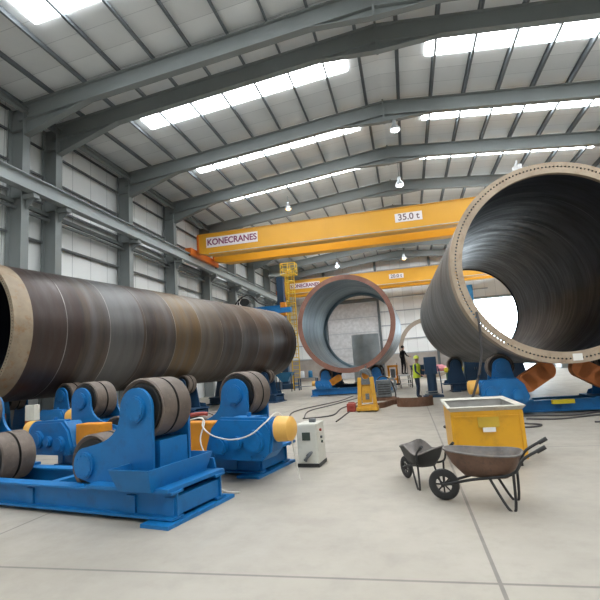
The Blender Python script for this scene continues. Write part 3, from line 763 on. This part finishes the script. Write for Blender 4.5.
# ---------------------------------------------------------------- hose, cables on the floor
tag(MB().tube([(1.83, 12.5, 2.75), (1.84, 12.35, 2.4), (1.80, 12.3, 1.7), (1.62, 12.3, 1.0), (1.3, 12.2, .35), (.95, 12.1, .05), (.7, 11.6, .035), (1.3, 11.3, .035), (2.1, 11.8, .035)], .033, smooth=8).build('air_hose', M['cable_black']),
    'dark hose hanging from the right cylinder rim down behind the yellow skip', 'hose')
cab = [
    ([(-4.0, 15.1), (-4.3, 17.5), (-3.2, 21.2), (-2.9, 24.0)], 'long black cable from the middle rotator, leftmost of the floor cables'),
    ([(-3.45, 14.9), (-3.75, 17.2), (-3.2, 19.4), (-2.5, 22.5)], 'wavy black cable on the floor in front of the middle rotator'),
    ([(-3.45, 14.7), (-2.6, 15.3), (-2.6, 17.6), (-2.2, 20.2), (-2.3, 23.5)], 'curling black cable nearest the yellow trolley on its left'),
    ([(-2.2, 13.6), (-2.1, 17.8), (-2.0, 20.1), (-1.9, 22.5)], 'straight black cable running up to the yellow trolley'),
    ([(2.0, 13.2), (3.0, 13.2), (3.9, 13.0), (4.8, 13.5), (6.5, 13.3)], 'black cable along the front of the right rotator'),
    ([(2.7, 12.6), (3.4, 12.4), (4.6, 12.9), (5.4, 12.2), (6.5, 12.3)], 'black cable loop lying ahead of the right rotator base'),
    ([(2.0, 11.2), (2.6, 11.3), (2.75, 11.6), (2.3, 11.9), (1.9, 11.8), (1.8, 12.2)], 'short coil of black cable beside the yellow skip'),
    ([(3.9, 11.7), (4.6, 11.5), (5.2, 10.9), (6.4, 10.6)], 'black cable at the far right edge of the floor'),
]
for p, l in cab:
    tag(MB().tube([(x, y, .022) for x, y in p], .02, smooth=8, seg=6).build('floor_cable', M['cable_black']), l, 'cable', 'cables lying on the workshop floor')

# ---------------------------------------------------------------- yellow trolley, wire drum, plates, stand
t = thing('hose_trolley', 'narrow yellow trolley with twin uprights in front of the middle cylinder', 'trolley', (-1.5, 16.3, 0), .0)
MB().box((0, 0, .1), (.74, .55, .12), bevel=.01).box((0, 0, .19), (.6, .45, .06)).build('base', M['jack_yellow'], t, smooth=False)
for s in (-1, 1):
    MB().box((s * .24, 0, .66), (.13, .2, 1.0), rot=(0, -s * .07, 0), bevel=.015).build('upright', M['jack_yellow'], t, smooth=False)
    MB().cyl((s * .3, -.2, .07), (s * .3, .2, .07), .07, seg=18).build('wheel', M['black'], t)
MB().box((0, .02, .6), (.34, .06, .62)).build('centre_plate', M['jack_yellow'], t, smooth=False)
MB().box((.02, -.03, .5), (.13, .05, .2)).build('hook_block', M['grey'], t, smooth=False)
MB().lathe([(.13, -.07), (.23, -.07), (.25, 0), (.23, .07), (.13, .07)], 32, 'y', True, c=(0, 0, 1.22)).build('coil', M['grey'], t)
MB().box((0, 0, 1.0), (.3, .16, .18)).cyl((0.02, 0, 1.42), (.05, 0, 1.56), .03, seg=8).build('head', M['grey'], t, smooth=False)
tag(MB().box((-2.08, 16.5, .14), (.3, .4, .28), bevel=.02).box((-2.08, 16.28, .2), (.2, .03, .05)).box((-2.08, 16.5, .3), (.22, .05, .03)).build('tool_box', M['red'], smooth=False), 'dull red toolbox on the floor beside the yellow trolley', 'toolbox')

t = thing('welding_set', 'grey welding set with cable reels on a pallet, behind the yellow trolley', 'welding machine', (-1.1, 20.7, 0), .1)
MB().box((0, 0, .06), (.95, .8, .12)).build('pallet', M['rust'], t, smooth=False)
MB().box((-.05, 0, .5), (.62, .55, .72), bevel=.03).build('body', M['grey'], t, smooth=False)
mb = MB()
for z in (.28, .38, .48, .58, .68): mb.box((-.05, -.285, z), (.5, .02, .03))
mb.build('louvre', M['black'], t, smooth=False)
for z, r in ((.95, .2), (.72, .22)):
    MB().lathe([(r * .55, -.06), (r, -.06), (r, .06), (r * .55, .06)], 28, 'y', True, c=(.3, -.1, z - .2)).build('cable_reel', M['bare_steel'], t)
MB().tube([(-.3, -.1, .9), (-.1, -.15, 1.02), (.15, -.1, .95), (.32, -.2, .7), (.42, -.2, .3), (.4, -.3, .1)], .03).build('lead', M['cable_black'], t)

def strip(label, pts, h, name='bent_plate'):
    mb = MB(); th = .03; P = []
    for i in range(len(pts) - 1):
        for q in range(6): 
            u = q / 6; P.append(Vector(pts[i]).lerp(Vector(pts[i + 1]), u))
    P.append(Vector(pts[-1])); rings = []
    for i, p in enumerate(P):
        d = (P[min(i + 1, len(P) - 1)] - P[max(i - 1, 0)]); n = Vector((-d.y, d.x, 0)).normalized() * th
        rings.append([(p.x - n.x, p.y - n.y, p.z), (p.x + n.x, p.y + n.y, p.z), (p.x + n.x, p.y + n.y, p.z + h), (p.x - n.x, p.y - n.y, p.z + h)])
    mb.loft(rings); return tag(mb.build(name, M['rust'], angle=60), label, 'steel plate')
a = [(0.1 + .62 * math.cos(q), 17.6 + .5 * math.sin(q), .0) for q in [PI * (.9 + 1.25 * k / 12) for k in range(13)]]
strip('curled rusty steel strip lying at the feet of the person in the bright vest', a, .32)
strip('low rusty bent strip on the floor between the yellow trolley and the curled strip', [(-1.5, 16.9, 0), (-1.0, 17.3, 0), (-.75, 18.3, 0), (-.5, 18.6, 0), (-.3, 18.1, 0)], .2)

t = thing('pipe_stand', 'dark blue pipe stand on a ribbed base beside the person in bright vest', 'stand', (.92, 21.1, 0), 0)
MB().box((0, 0, .04), (.85, .7, .08)).build('base_plate', M['navy'], t, smooth=False)
for z in (.14, .24): MB().box((-.05, 0, z), (.75 - z, .5, .04)).build('rib_plate', M['bare_steel'], t, smooth=False)
MB().cyl((0, 0, .08), (0, 0, 1.3), .2, seg=20).cyl((0, 0, .9), (0, 0, 1.0), .17, seg=20).build('column', M['navy'], t)
MB().box((0, 0, 1.35), (.52, .36, .75), bevel=.02).build('head_box', M['navy'], t, smooth=False)
MB().tube([(.3, -.1, 1.3), (.36, -.2, .8), (.38, -.2, .15)], .025).build('crank_rod', M['navy'], t)

# ---------------------------------------------------------------- people
def person(name, label, loc, rz, joints, edges, region, mats):
    me = bpy.data.meshes.new(name); names = list(joints)
    me.from_pydata([joints[k][0] for k in names], [(names.index(a), names.index(b)) for a, b in edges], [])
    o = bpy.data.objects.new(name + '_tmp', me); C.objects.link(o)
    sk = o.modifiers.new('skin', 'SKIN'); sub = o.modifiers.new('sub', 'SUBSURF'); sub.levels = 2; sub.render_levels = 2
    for i, k in enumerate(names):
        r = joints[k][1]; me.skin_vertices[0].data[i].radius = r if isinstance(r, tuple) else (r, r)
        me.skin_vertices[0].data[i].use_root = (k == 'pelvis')
    dg = bpy.context.evaluated_depsgraph_get(); dg.update()
    nm = bpy.data.meshes.new_from_object(o.evaluated_get(dg)); bpy.data.objects.remove(o)
    b = bpy.data.objects.new(name, nm); C.objects.link(b); b.location = loc; b.rotation_euler = (0, 0, rz)
    nm.materials.clear()
    for m in mats: nm.materials.append(m)
    for p in nm.polygons: p.use_smooth = True; p.material_index = region(p.center)
    return tag(b, label, 'person')
def body(arms, legs, lean=0.0):
    """figure 1.75 m tall, facing local -y; arms/legs give joint positions per side"""
    J = {'pelvis': ((0, 0, .95), (.15, .105)), 'waist': ((0, -.01 - lean * .2, 1.1), (.135, .095)), 'chest': ((0, -lean * .6, 1.3), (.165, .11)), 'neckb': ((0, -lean * .9, 1.46), (.075, .065)),
         'neck': ((0, -lean - .005, 1.53), .05), 'head1': ((0, -lean - .02, 1.6), (.068, .078)), 'head2': ((0, -lean - .02, 1.69), (.073, .09)), 'head3': ((0, -lean - .01, 1.745), (.04, .05)),
         'nose': ((0, -lean - .115, 1.625), .012)}
    E = [('pelvis', 'waist'), ('waist', 'chest'), ('chest', 'neckb'), ('neckb', 'neck'), ('neck', 'head1'), ('head1', 'head2'), ('head2', 'head3'), ('head1', 'nose')]
    for s, n in ((-1, 'l'), (1, 'r')):
        sh, el, wr, hd = arms[n]
        J['sh' + n] = (sh, .06); J['el' + n] = (el, .043); J['wr' + n] = (wr, .027); J['pm' + n] = (hd, (.036, .018))
        E += [('chest', 'sh' + n), ('sh' + n, 'el' + n), ('el' + n, 'wr' + n), ('wr' + n, 'pm' + n)]
        d = (Vector(hd) - Vector(wr)).normalized(); side = d.cross(Vector((0, 1, 0))); side = side.normalized() if side.length > .1 else Vector((1, 0, 0))
        for q in range(4):
            p = Vector(hd) + d * .035 + side * (.02 * (q - 1.5)); e = p + d * (.05 + (.012 if q in (1, 2) else 0)) + Vector((0, -.025, -.005))
            J['f%d%s' % (q, n)] = (tuple(p), .009); J['g%d%s' % (q, n)] = (tuple(e), .008); E += [('pm' + n, 'f%d%s' % (q, n)), ('f%d%s' % (q, n), 'g%d%s' % (q, n))]
        p = Vector(wr).lerp(Vector(hd), .5) - side * .035 * s + Vector((0, -.02, 0)); J['th' + n] = (tuple(p), .01); J['ti' + n] = (tuple(p + d * .045 + Vector((0, -.02, 0))), .009)
        E += [('wr' + n, 'th' + n), ('th' + n, 'ti' + n)]
        hp, kn, an, toe = legs[n]
        J['hp' + n] = (hp, (.1, .1)); J['kn' + n] = (kn, .062); J['an' + n] = (an, .045); J['to' + n] = (toe, (.045, .03))
        E += [('pelvis', 'hp' + n), ('hp' + n, 'kn' + n), ('kn' + n, 'an' + n), ('an' + n, 'to' + n)]
    return J, E
legs = {'l': ((-.1, 0, .86), (-.11, -.02, .48), (-.12, .03, .09), (-.13, -.13, .045)), 'r': ((.1, 0, .86), (.12, -.03, .48), (.14, .03, .09), (.16, -.12, .045))}
arms = {'l': ((-.19, -.02, 1.42), (-.25, -.02, 1.14), (-.24, -.2, .98), (-.23, -.28, .96)), 'r': ((.19, -.02, 1.42), (.27, -.12, 1.18), (.3, -.36, 1.15), (.31, -.45, 1.15))}
J, E = body(arms, legs, .04)
def reg(c):
    if c.z > 1.5: return 0
    if (abs(c.x) > .19 and c.y < -.19 and c.z < 1.25): return 0
    return 3 if c.z < .1 else (1 if c.z > .98 else 2)
pw = person('person', 'person in a bright yellow-green vest and navy trousers beside the blue stand', (.3, 20.9, 0), 1.35, J, E, reg, [M['skin'], M['navy_cloth'], M['navy_cloth'], M['black']])
v = MB(); rings = []
for z, rx, ry, oy in ((.86, .215, .165, 0), (1.0, .2, .155, -.01), (1.15, .19, .145, -.015), (1.3, .215, .16, -.03), (1.4, .225, .15, -.035), (1.47, .15, .11, -.035)):
    rings.append([(rx * math.cos(2 * PI * q / 24), oy + ry * math.sin(2 * PI * q / 24), z) for q in range(24)])
v.loft(rings, cap=(False, False)); v.build('safety_vest', M['hivis'], pw)
h = MB(); h.lathe([(.125, 0), (.118, .02), (.112, .05), (.09, .1), (.04, .135), (.0005, .14), (.0005, .12), (.1, .0)], 24, 'z', True, c=(0, -.05, 1.69)); h.build('hard_hat', M['helmet'], pw)
# worker in black on the steps
legs2 = {'l': ((-.1, 0, .86), (-.12, -.04, .48), (-.12, .03, .09), (-.13, -.13, .045)), 'r': ((.1, 0, .86), (.11, -.0, .48), (.12, .06, .09), (.13, -.1, .045))}
arms2 = {'l': ((-.19, -.02, 1.42), (-.26, -.1, 1.16), (-.2, -.33, 1.08), (-.18, -.41, 1.08)), 'r': ((.19, -.02, 1.42), (.25, .02, 1.14), (.27, -.08, .9), (.27, -.1, .82))}
J, E = body(arms2, legs2, .05)
pb = person('person', 'person dressed in black standing up on white steps, seen far back', (-.3, 29.35, .78), 2.2, J, E, lambda c: 0 if (c.z > 1.5 or (c.z < .9 and c.x > .2) or (c.y < -.3 and c.z > .9)) else (1 if c.z > .1 else 1), [M['skin'], M['black_cloth']])
h = MB(); h.ball((0, -.045, 1.7), .098, 18, (.92, 1.02, .95)); h.build('hair', M['hair'], pb)
t = thing('step_platform', 'white and grey step platform under the person in black', 'steps', (-.3, 29.1, 0), .15)
for k_ in range(3): MB().box((0, -.45 + .2 * k_, .25 * (k_ + 1)), (.62, .22, .03)).build('tread', M['white'], t, smooth=False)
MB().box((0, .35, .76), (.66, .7, .04)).build('platform', M['white'], t, smooth=False)
for s in (-1, 1):
    MB().tube([(s * .31, -.62, .02), (s * .31, .1, .76)], .022, smooth=0).build('stringer', M['black'], t)
    MB().tube([(s * .31, .66, .02), (s * .31, .66, 1.5)], .02, smooth=0).build('post', M['black'], t)
    MB().tube([(s * .31, .05, .02), (s * .31, .05, .76)], .02, smooth=0).build('post', M['black'], t)

# ---------------------------------------------------------------- column and boom welder with ladder
t = thing('welding_manipulator', 'tall dark blue mast with boom beyond the far end of the brown cylinder', 'welding mast', (-9.75, 36.6, 0), 0)
MB().box((0, 0, .2), (1.8, 1.8, .4), bevel=.03).build('base', M['navy'], t, smooth=False)
MB().box((0, 0, 4.75), (.55, .6, 8.9), bevel=.03).build('mast', M['navy'], t, smooth=False)
MB().box((0, 0, 9.3), (.8, .8, .18)).cyl((-.9, -.3, 9.32), (.6, -.3, 9.36), .09, seg=12).build('mast_head', M['frame'], t, smooth=False)
MB().box((-1.3, -.65, 6.5), (3.6, .45, .5), bevel=.02).build('boom', M['blue'], t, smooth=False)
MB().box((.32, -.65, 6.4), (.42, .5, 1.1), bevel=.02).box((.05, -.5, 6.4), (.3, .5, .7)).build('carriage', M['guard'], t, smooth=False)
t = thing('caged_ladder', 'tall yellow caged access ladder with top platform next to the blue mast', 'ladder', (-8.45, 34.9, 0), 0)
for s in (-1, 1): MB().box((s * .28, 0, 4.6), (.07, .07, 9.2)).build('rail', M['yel_frame'], t, smooth=False)
mb = MB()
for q in range(30): mb.box((0, 0, .3 + .3 * q), (.56, .04, .04))
mb.build('rung', M['yel_frame'], t, smooth=False)
mb = MB()
for q in range(9):
    z = 2.4 + .85 * q; mb.tube([(.34 * math.cos(a) + .0, -.34 + .42 * math.sin(a) * 1, z) for a in [PI * (.1 + 1.0 * 0) + 2 * PI * k_ / 16 for k_ in range(17)]], .025, smooth=0, seg=6)
for a in (PI, 1.25 * PI, 1.5 * PI, 1.75 * PI, 0): mb.box((.34 * math.cos(a), -.34 + .42 * math.sin(a), 5.8), (.04, .04, 6.8))
mb.build('safety_cage', M['yel_frame'], t, smooth=False)
mb = MB().box((-.1, 0, 8.95), (1.2, .8, .06))
for x in (-.68, -.1, .48):
    for yy in (-.38, .38): mb.box((x, yy, 9.4), (.05, .05, .9))
for z in (9.4, 9.85):
    for yy in (-.38, .38): mb.box((-.1, yy, z), (1.2, .05, .05))
    for x in (-.68, .48): mb.box((x, 0, z), (.05, .8, .05))
mb.build('top_platform', M['yel_frame'], t, smooth=False)
# welding head hanging behind the top of the brown cylinder
t = thing('welding_tractor', 'cluster of dark welding gear above the far end of the brown cylinder', 'welding head', (-10.75, 31.0, 5.45), 0); t.scale = (1.25, 1.25, 1.0)
MB().box((0, 0, .5), (.5, .5, .8), bevel=.04).box((.5, 0, .3), (.5, .4, .35)).build('body', M['grey'], t, smooth=False)
MB().box((.45, -.2, .25), (.35, .3, .3), bevel=.03).cyl((.8, 0, .2), (1.15, 0, .2), .16).build('wire_feeder', M['yel_frame'], t, smooth=False)
MB().cyl((-.1, -.3, 1.0), (-.1, .1, 1.0), .28).build('flux_hopper', M['black'], t)
MB().tube([(-.5, 0, .1), (-.5, -.1, 1.2), (.2, -.2, 1.5), (.7, -.1, .9), (1.1, 0, .7)], .05).tube([(-.8, 0, .9), (-.3, -.2, 1.3), (.1, 0, .2)], .04).build('hose', M['black'], t)
MB().box((.3, .35, -2.6), (.3, .3, 5.7)).build('support_post', M['navy'], t, smooth=False)
MB().box((1.75, .1, .25), (1.5, .3, .35)).build('arm', M['blue'], t, smooth=False)

# ---------------------------------------------------------------- clutter at the far end
def bench(label, loc, w, d, h, top, legm, rz=0, name='work_bench', items=None):
    t = thing(name, label, 'bench', loc, rz)
    MB().box((0, 0, h), (w, d, .06)).build('bench_top', top, t, smooth=False)
    MB().box((0, 0, h * .3), (w * .92, d * .9, .04)).build('shelf', top, t, smooth=False)
    for sx in (-1, 1):
        for sy in (-1, 1): MB().box((sx * (w / 2 - .06), sy * (d / 2 - .06), h / 2), (.07, .07, h)).build('leg', legm, t, smooth=False)
    return t
def hopper(label, loc, mat, w=1.0, z0=.7, z1=1.45):
    t = thing('hopper', label, 'hopper', loc, 0)
    MB().loft([rect(w * .35, w * .35, z0), rect(w, w * .8, z1), rect(w * .94, w * .75, z1), rect(w * .3, w * .3, z0 + .05)]).build('bin', mat, t, smooth=False)
    for sx in (-1, 1):
        for sy in (-1, 1): MB().tube([(sx * w * .42, sy * w * .33, 0), (sx * w * .42, sy * w * .33, z1 - .1)], .03, smooth=0, seg=6).build('leg', M['black'], t)
    return t
hopper('navy hopper on thin legs behind the person in the bright vest', (.62, 30.2, 0), M['navy'], 1.15, .55, 1.3)
hopper('blue hopper on legs between the brown cylinder and the middle cylinder', (-8.7, 32.4, 0), M['post_blue'], 1.3, .7, 1.35)
bench('low table under grey sheets, right of the person in the bright vest', (1.85, 32.0, 0), 1.2, .8, .75, M['white'], M['black'])
t = thing('sheet_bundle', 'pink crumpled sheet heaped on the low table', 'sheet', (1.95, 32, .78), 0)
mb = MB(); mb.ball((0, 0, .18), .42, 20, (1.15, .8, .55)); 
for vv in mb.bm.verts: vv.co += Vector((random.uniform(-.04, .04), random.uniform(-.04, .04), random.uniform(-.04, .06)))
for vv in mb.bm.verts: vv.co.z = max(vv.co.z, .0)
mb.build('pink_sheet', M['pink'], t)
t = thing('tool_cart', 'dark green cart with a bright yellow cover left of the navy cabinet', 'cart', (2.75, 31.0, 0), 0)
MB().box((0, 0, .45), (.95, .6, .5), bevel=.02).build('body', M['green_box'], t, smooth=False)
mb = MB().box((0, 0, .86), (1.15, .75, .3), bevel=.1); mb.build('cover', M['bright_yellow'], t)
for sx in (-1, 1):
    for sy in (-1, 1): MB().cyl((sx * .36, sy * .25 - .03, .1), (sx * .36, sy * .25 + .03, .1), .1, seg=14).build('wheel', M['black'], t)
t = thing('tool_cabinet', 'dark navy steel cabinet beneath the left side of the right cylinder', 'cabinet', (3.9, 30.0, 0), 0)
MB().box((0, 0, .85), (1.25, .8, 1.5), bevel=.02).build('body', M['navy'], t, smooth=False)
for s in (-1, 1):
    dd = MB().box((s * .3, -.41, .85), (.56, .03, 1.4)).build('door', M['navy'], t, smooth=False)
    MB().box((s * .06, -.44, .9), (.03, .03, .16)).build('handle', M['bare_steel'], dd, smooth=False)
for sx in (-1, 1): MB().box((sx * .5, 0, .05), (.12, .7, .1)).build('foot', M['black'], t, smooth=False)
bench('long white bench in front of the end wall, behind the black-clad person', (-1.0, 34.6, 0), 1.9, .7, .55, M['white'], M['grey'])
t = thing('machine_frame', 'yellow-orange machine frame standing left of the white steps', 'machine', (-1.1, 33.0, 0), 0)
MB().box((-.28, 0, .7), (.14, .5, 1.2)).box((.28, 0, .7), (.14, .5, 1.2)).box((0, 0, 1.3), (.75, .55, .14)).box((0, 0, .4), (.6, .5, .12)).build('frame', M['guard'], t, smooth=False)
MB().box((0, .02, .8), (.3, .35, .6)).build('motor', M['grey'], t, smooth=False)
MB().box((0, 0, .06), (.8, .6, .12)).build('base', M['black'], t, smooth=False)
t = thing('yellow_press', 'yellow machine with a dark table behind the foot of the caged ladder', 'machine', (-10.2, 34.0, 0), 0)
MB().box((0, 0, 1.35), (1.5, .8, .3), bevel=.02).box((-.6, 0, .8), (.25, .7, 1.1)).build('body', M['yel_frame'], t, smooth=False)
MB().box((0.1, 0, .35), (1.2, .8, .6)).build('base', M['navy'], t, smooth=False)
bench('grey bench with tools right of the blue hopper, beneath the middle cylinder rim', (-7.2, 33.2, 0), 1.4, .7, .85, M['bare_steel'], M['navy'])
for i, (x, m, l) in enumerate(((-7.6, 'white', 'white drum standing on the grey bench, left one'), (-7.0, 'post_blue', 'blue drum standing on the grey bench, right one'))):
    tag(MB().lathe([(.001, .88), (.15, .88), (.16, .95), (.15, 1.3), (.1, 1.36), (.001, 1.36)], 20, 'z', True).build('drum', M[m], loc=(x, 33.2, 0)), l, 'drum')
t = thing('jib_post', 'blue jib crane post standing inside the bright doorway', 'post', (7.0, 50.5, 0), 0)
MB().cyl((0, 0, 0), (0, 0, 9.0), .3, seg=24).build('post', M['post_blue'], t)
MB().box((-1.2, 0, 8.6), (3.0, .2, .35)).build('arm', M['post_blue'], t, smooth=False)
MB().cyl((0, 0, 0), (0, 0, .1), .5, seg=24).build('foot_plate', M['post_blue'], t)

# ---------------------------------------------------------------- camera
f, VPx, VPy, roll, H = 460.0, 408.0, 360.0, 0.067, 1.65
Yc = Vector(((VPx - 300) / f, -(VPy - 300) / f, -1)).normalized()
Zc = Vector((-roll, 1, -(-roll * Yc.x + Yc.y) / Yc.z)).normalized()
Xc = Yc.cross(Zc)
cd = bpy.data.cameras.new('camera'); cam = bpy.data.objects.new('camera', cd); C.objects.link(cam)
cd.sensor_width = 36; cd.lens = 36 * f / 600; cd.clip_end = 300
cam.matrix_world = Matrix.Translation((0, 0, H)) @ Matrix((Xc, Yc, Zc)).to_4x4()
bpy.context.scene.camera = cam

# ---------------------------------------------------------------- daylight
w = bpy.data.worlds.new('world'); bpy.context.scene.world = w; w.use_nodes = True
bg = w.node_tree.nodes['Background']; bg.inputs[0].default_value = (0.78, 0.91, 1.0, 1); bg.inputs[1].default_value = 12.0
sc = bpy.context.scene
sc.view_settings.view_transform = 'Standard'; sc.view_settings.look = 'None'; sc.view_settings.gamma = 1; sc.view_settings.exposure = 0.12
sc.view_settings.use_curve_mapping = False
sc.cycles.max_bounces = 10; sc.cycles.diffuse_bounces = 5; sc.cycles.glossy_bounces = 4
sc.cycles.use_denoising = True; sc.cycles.sample_clamp_indirect = 10
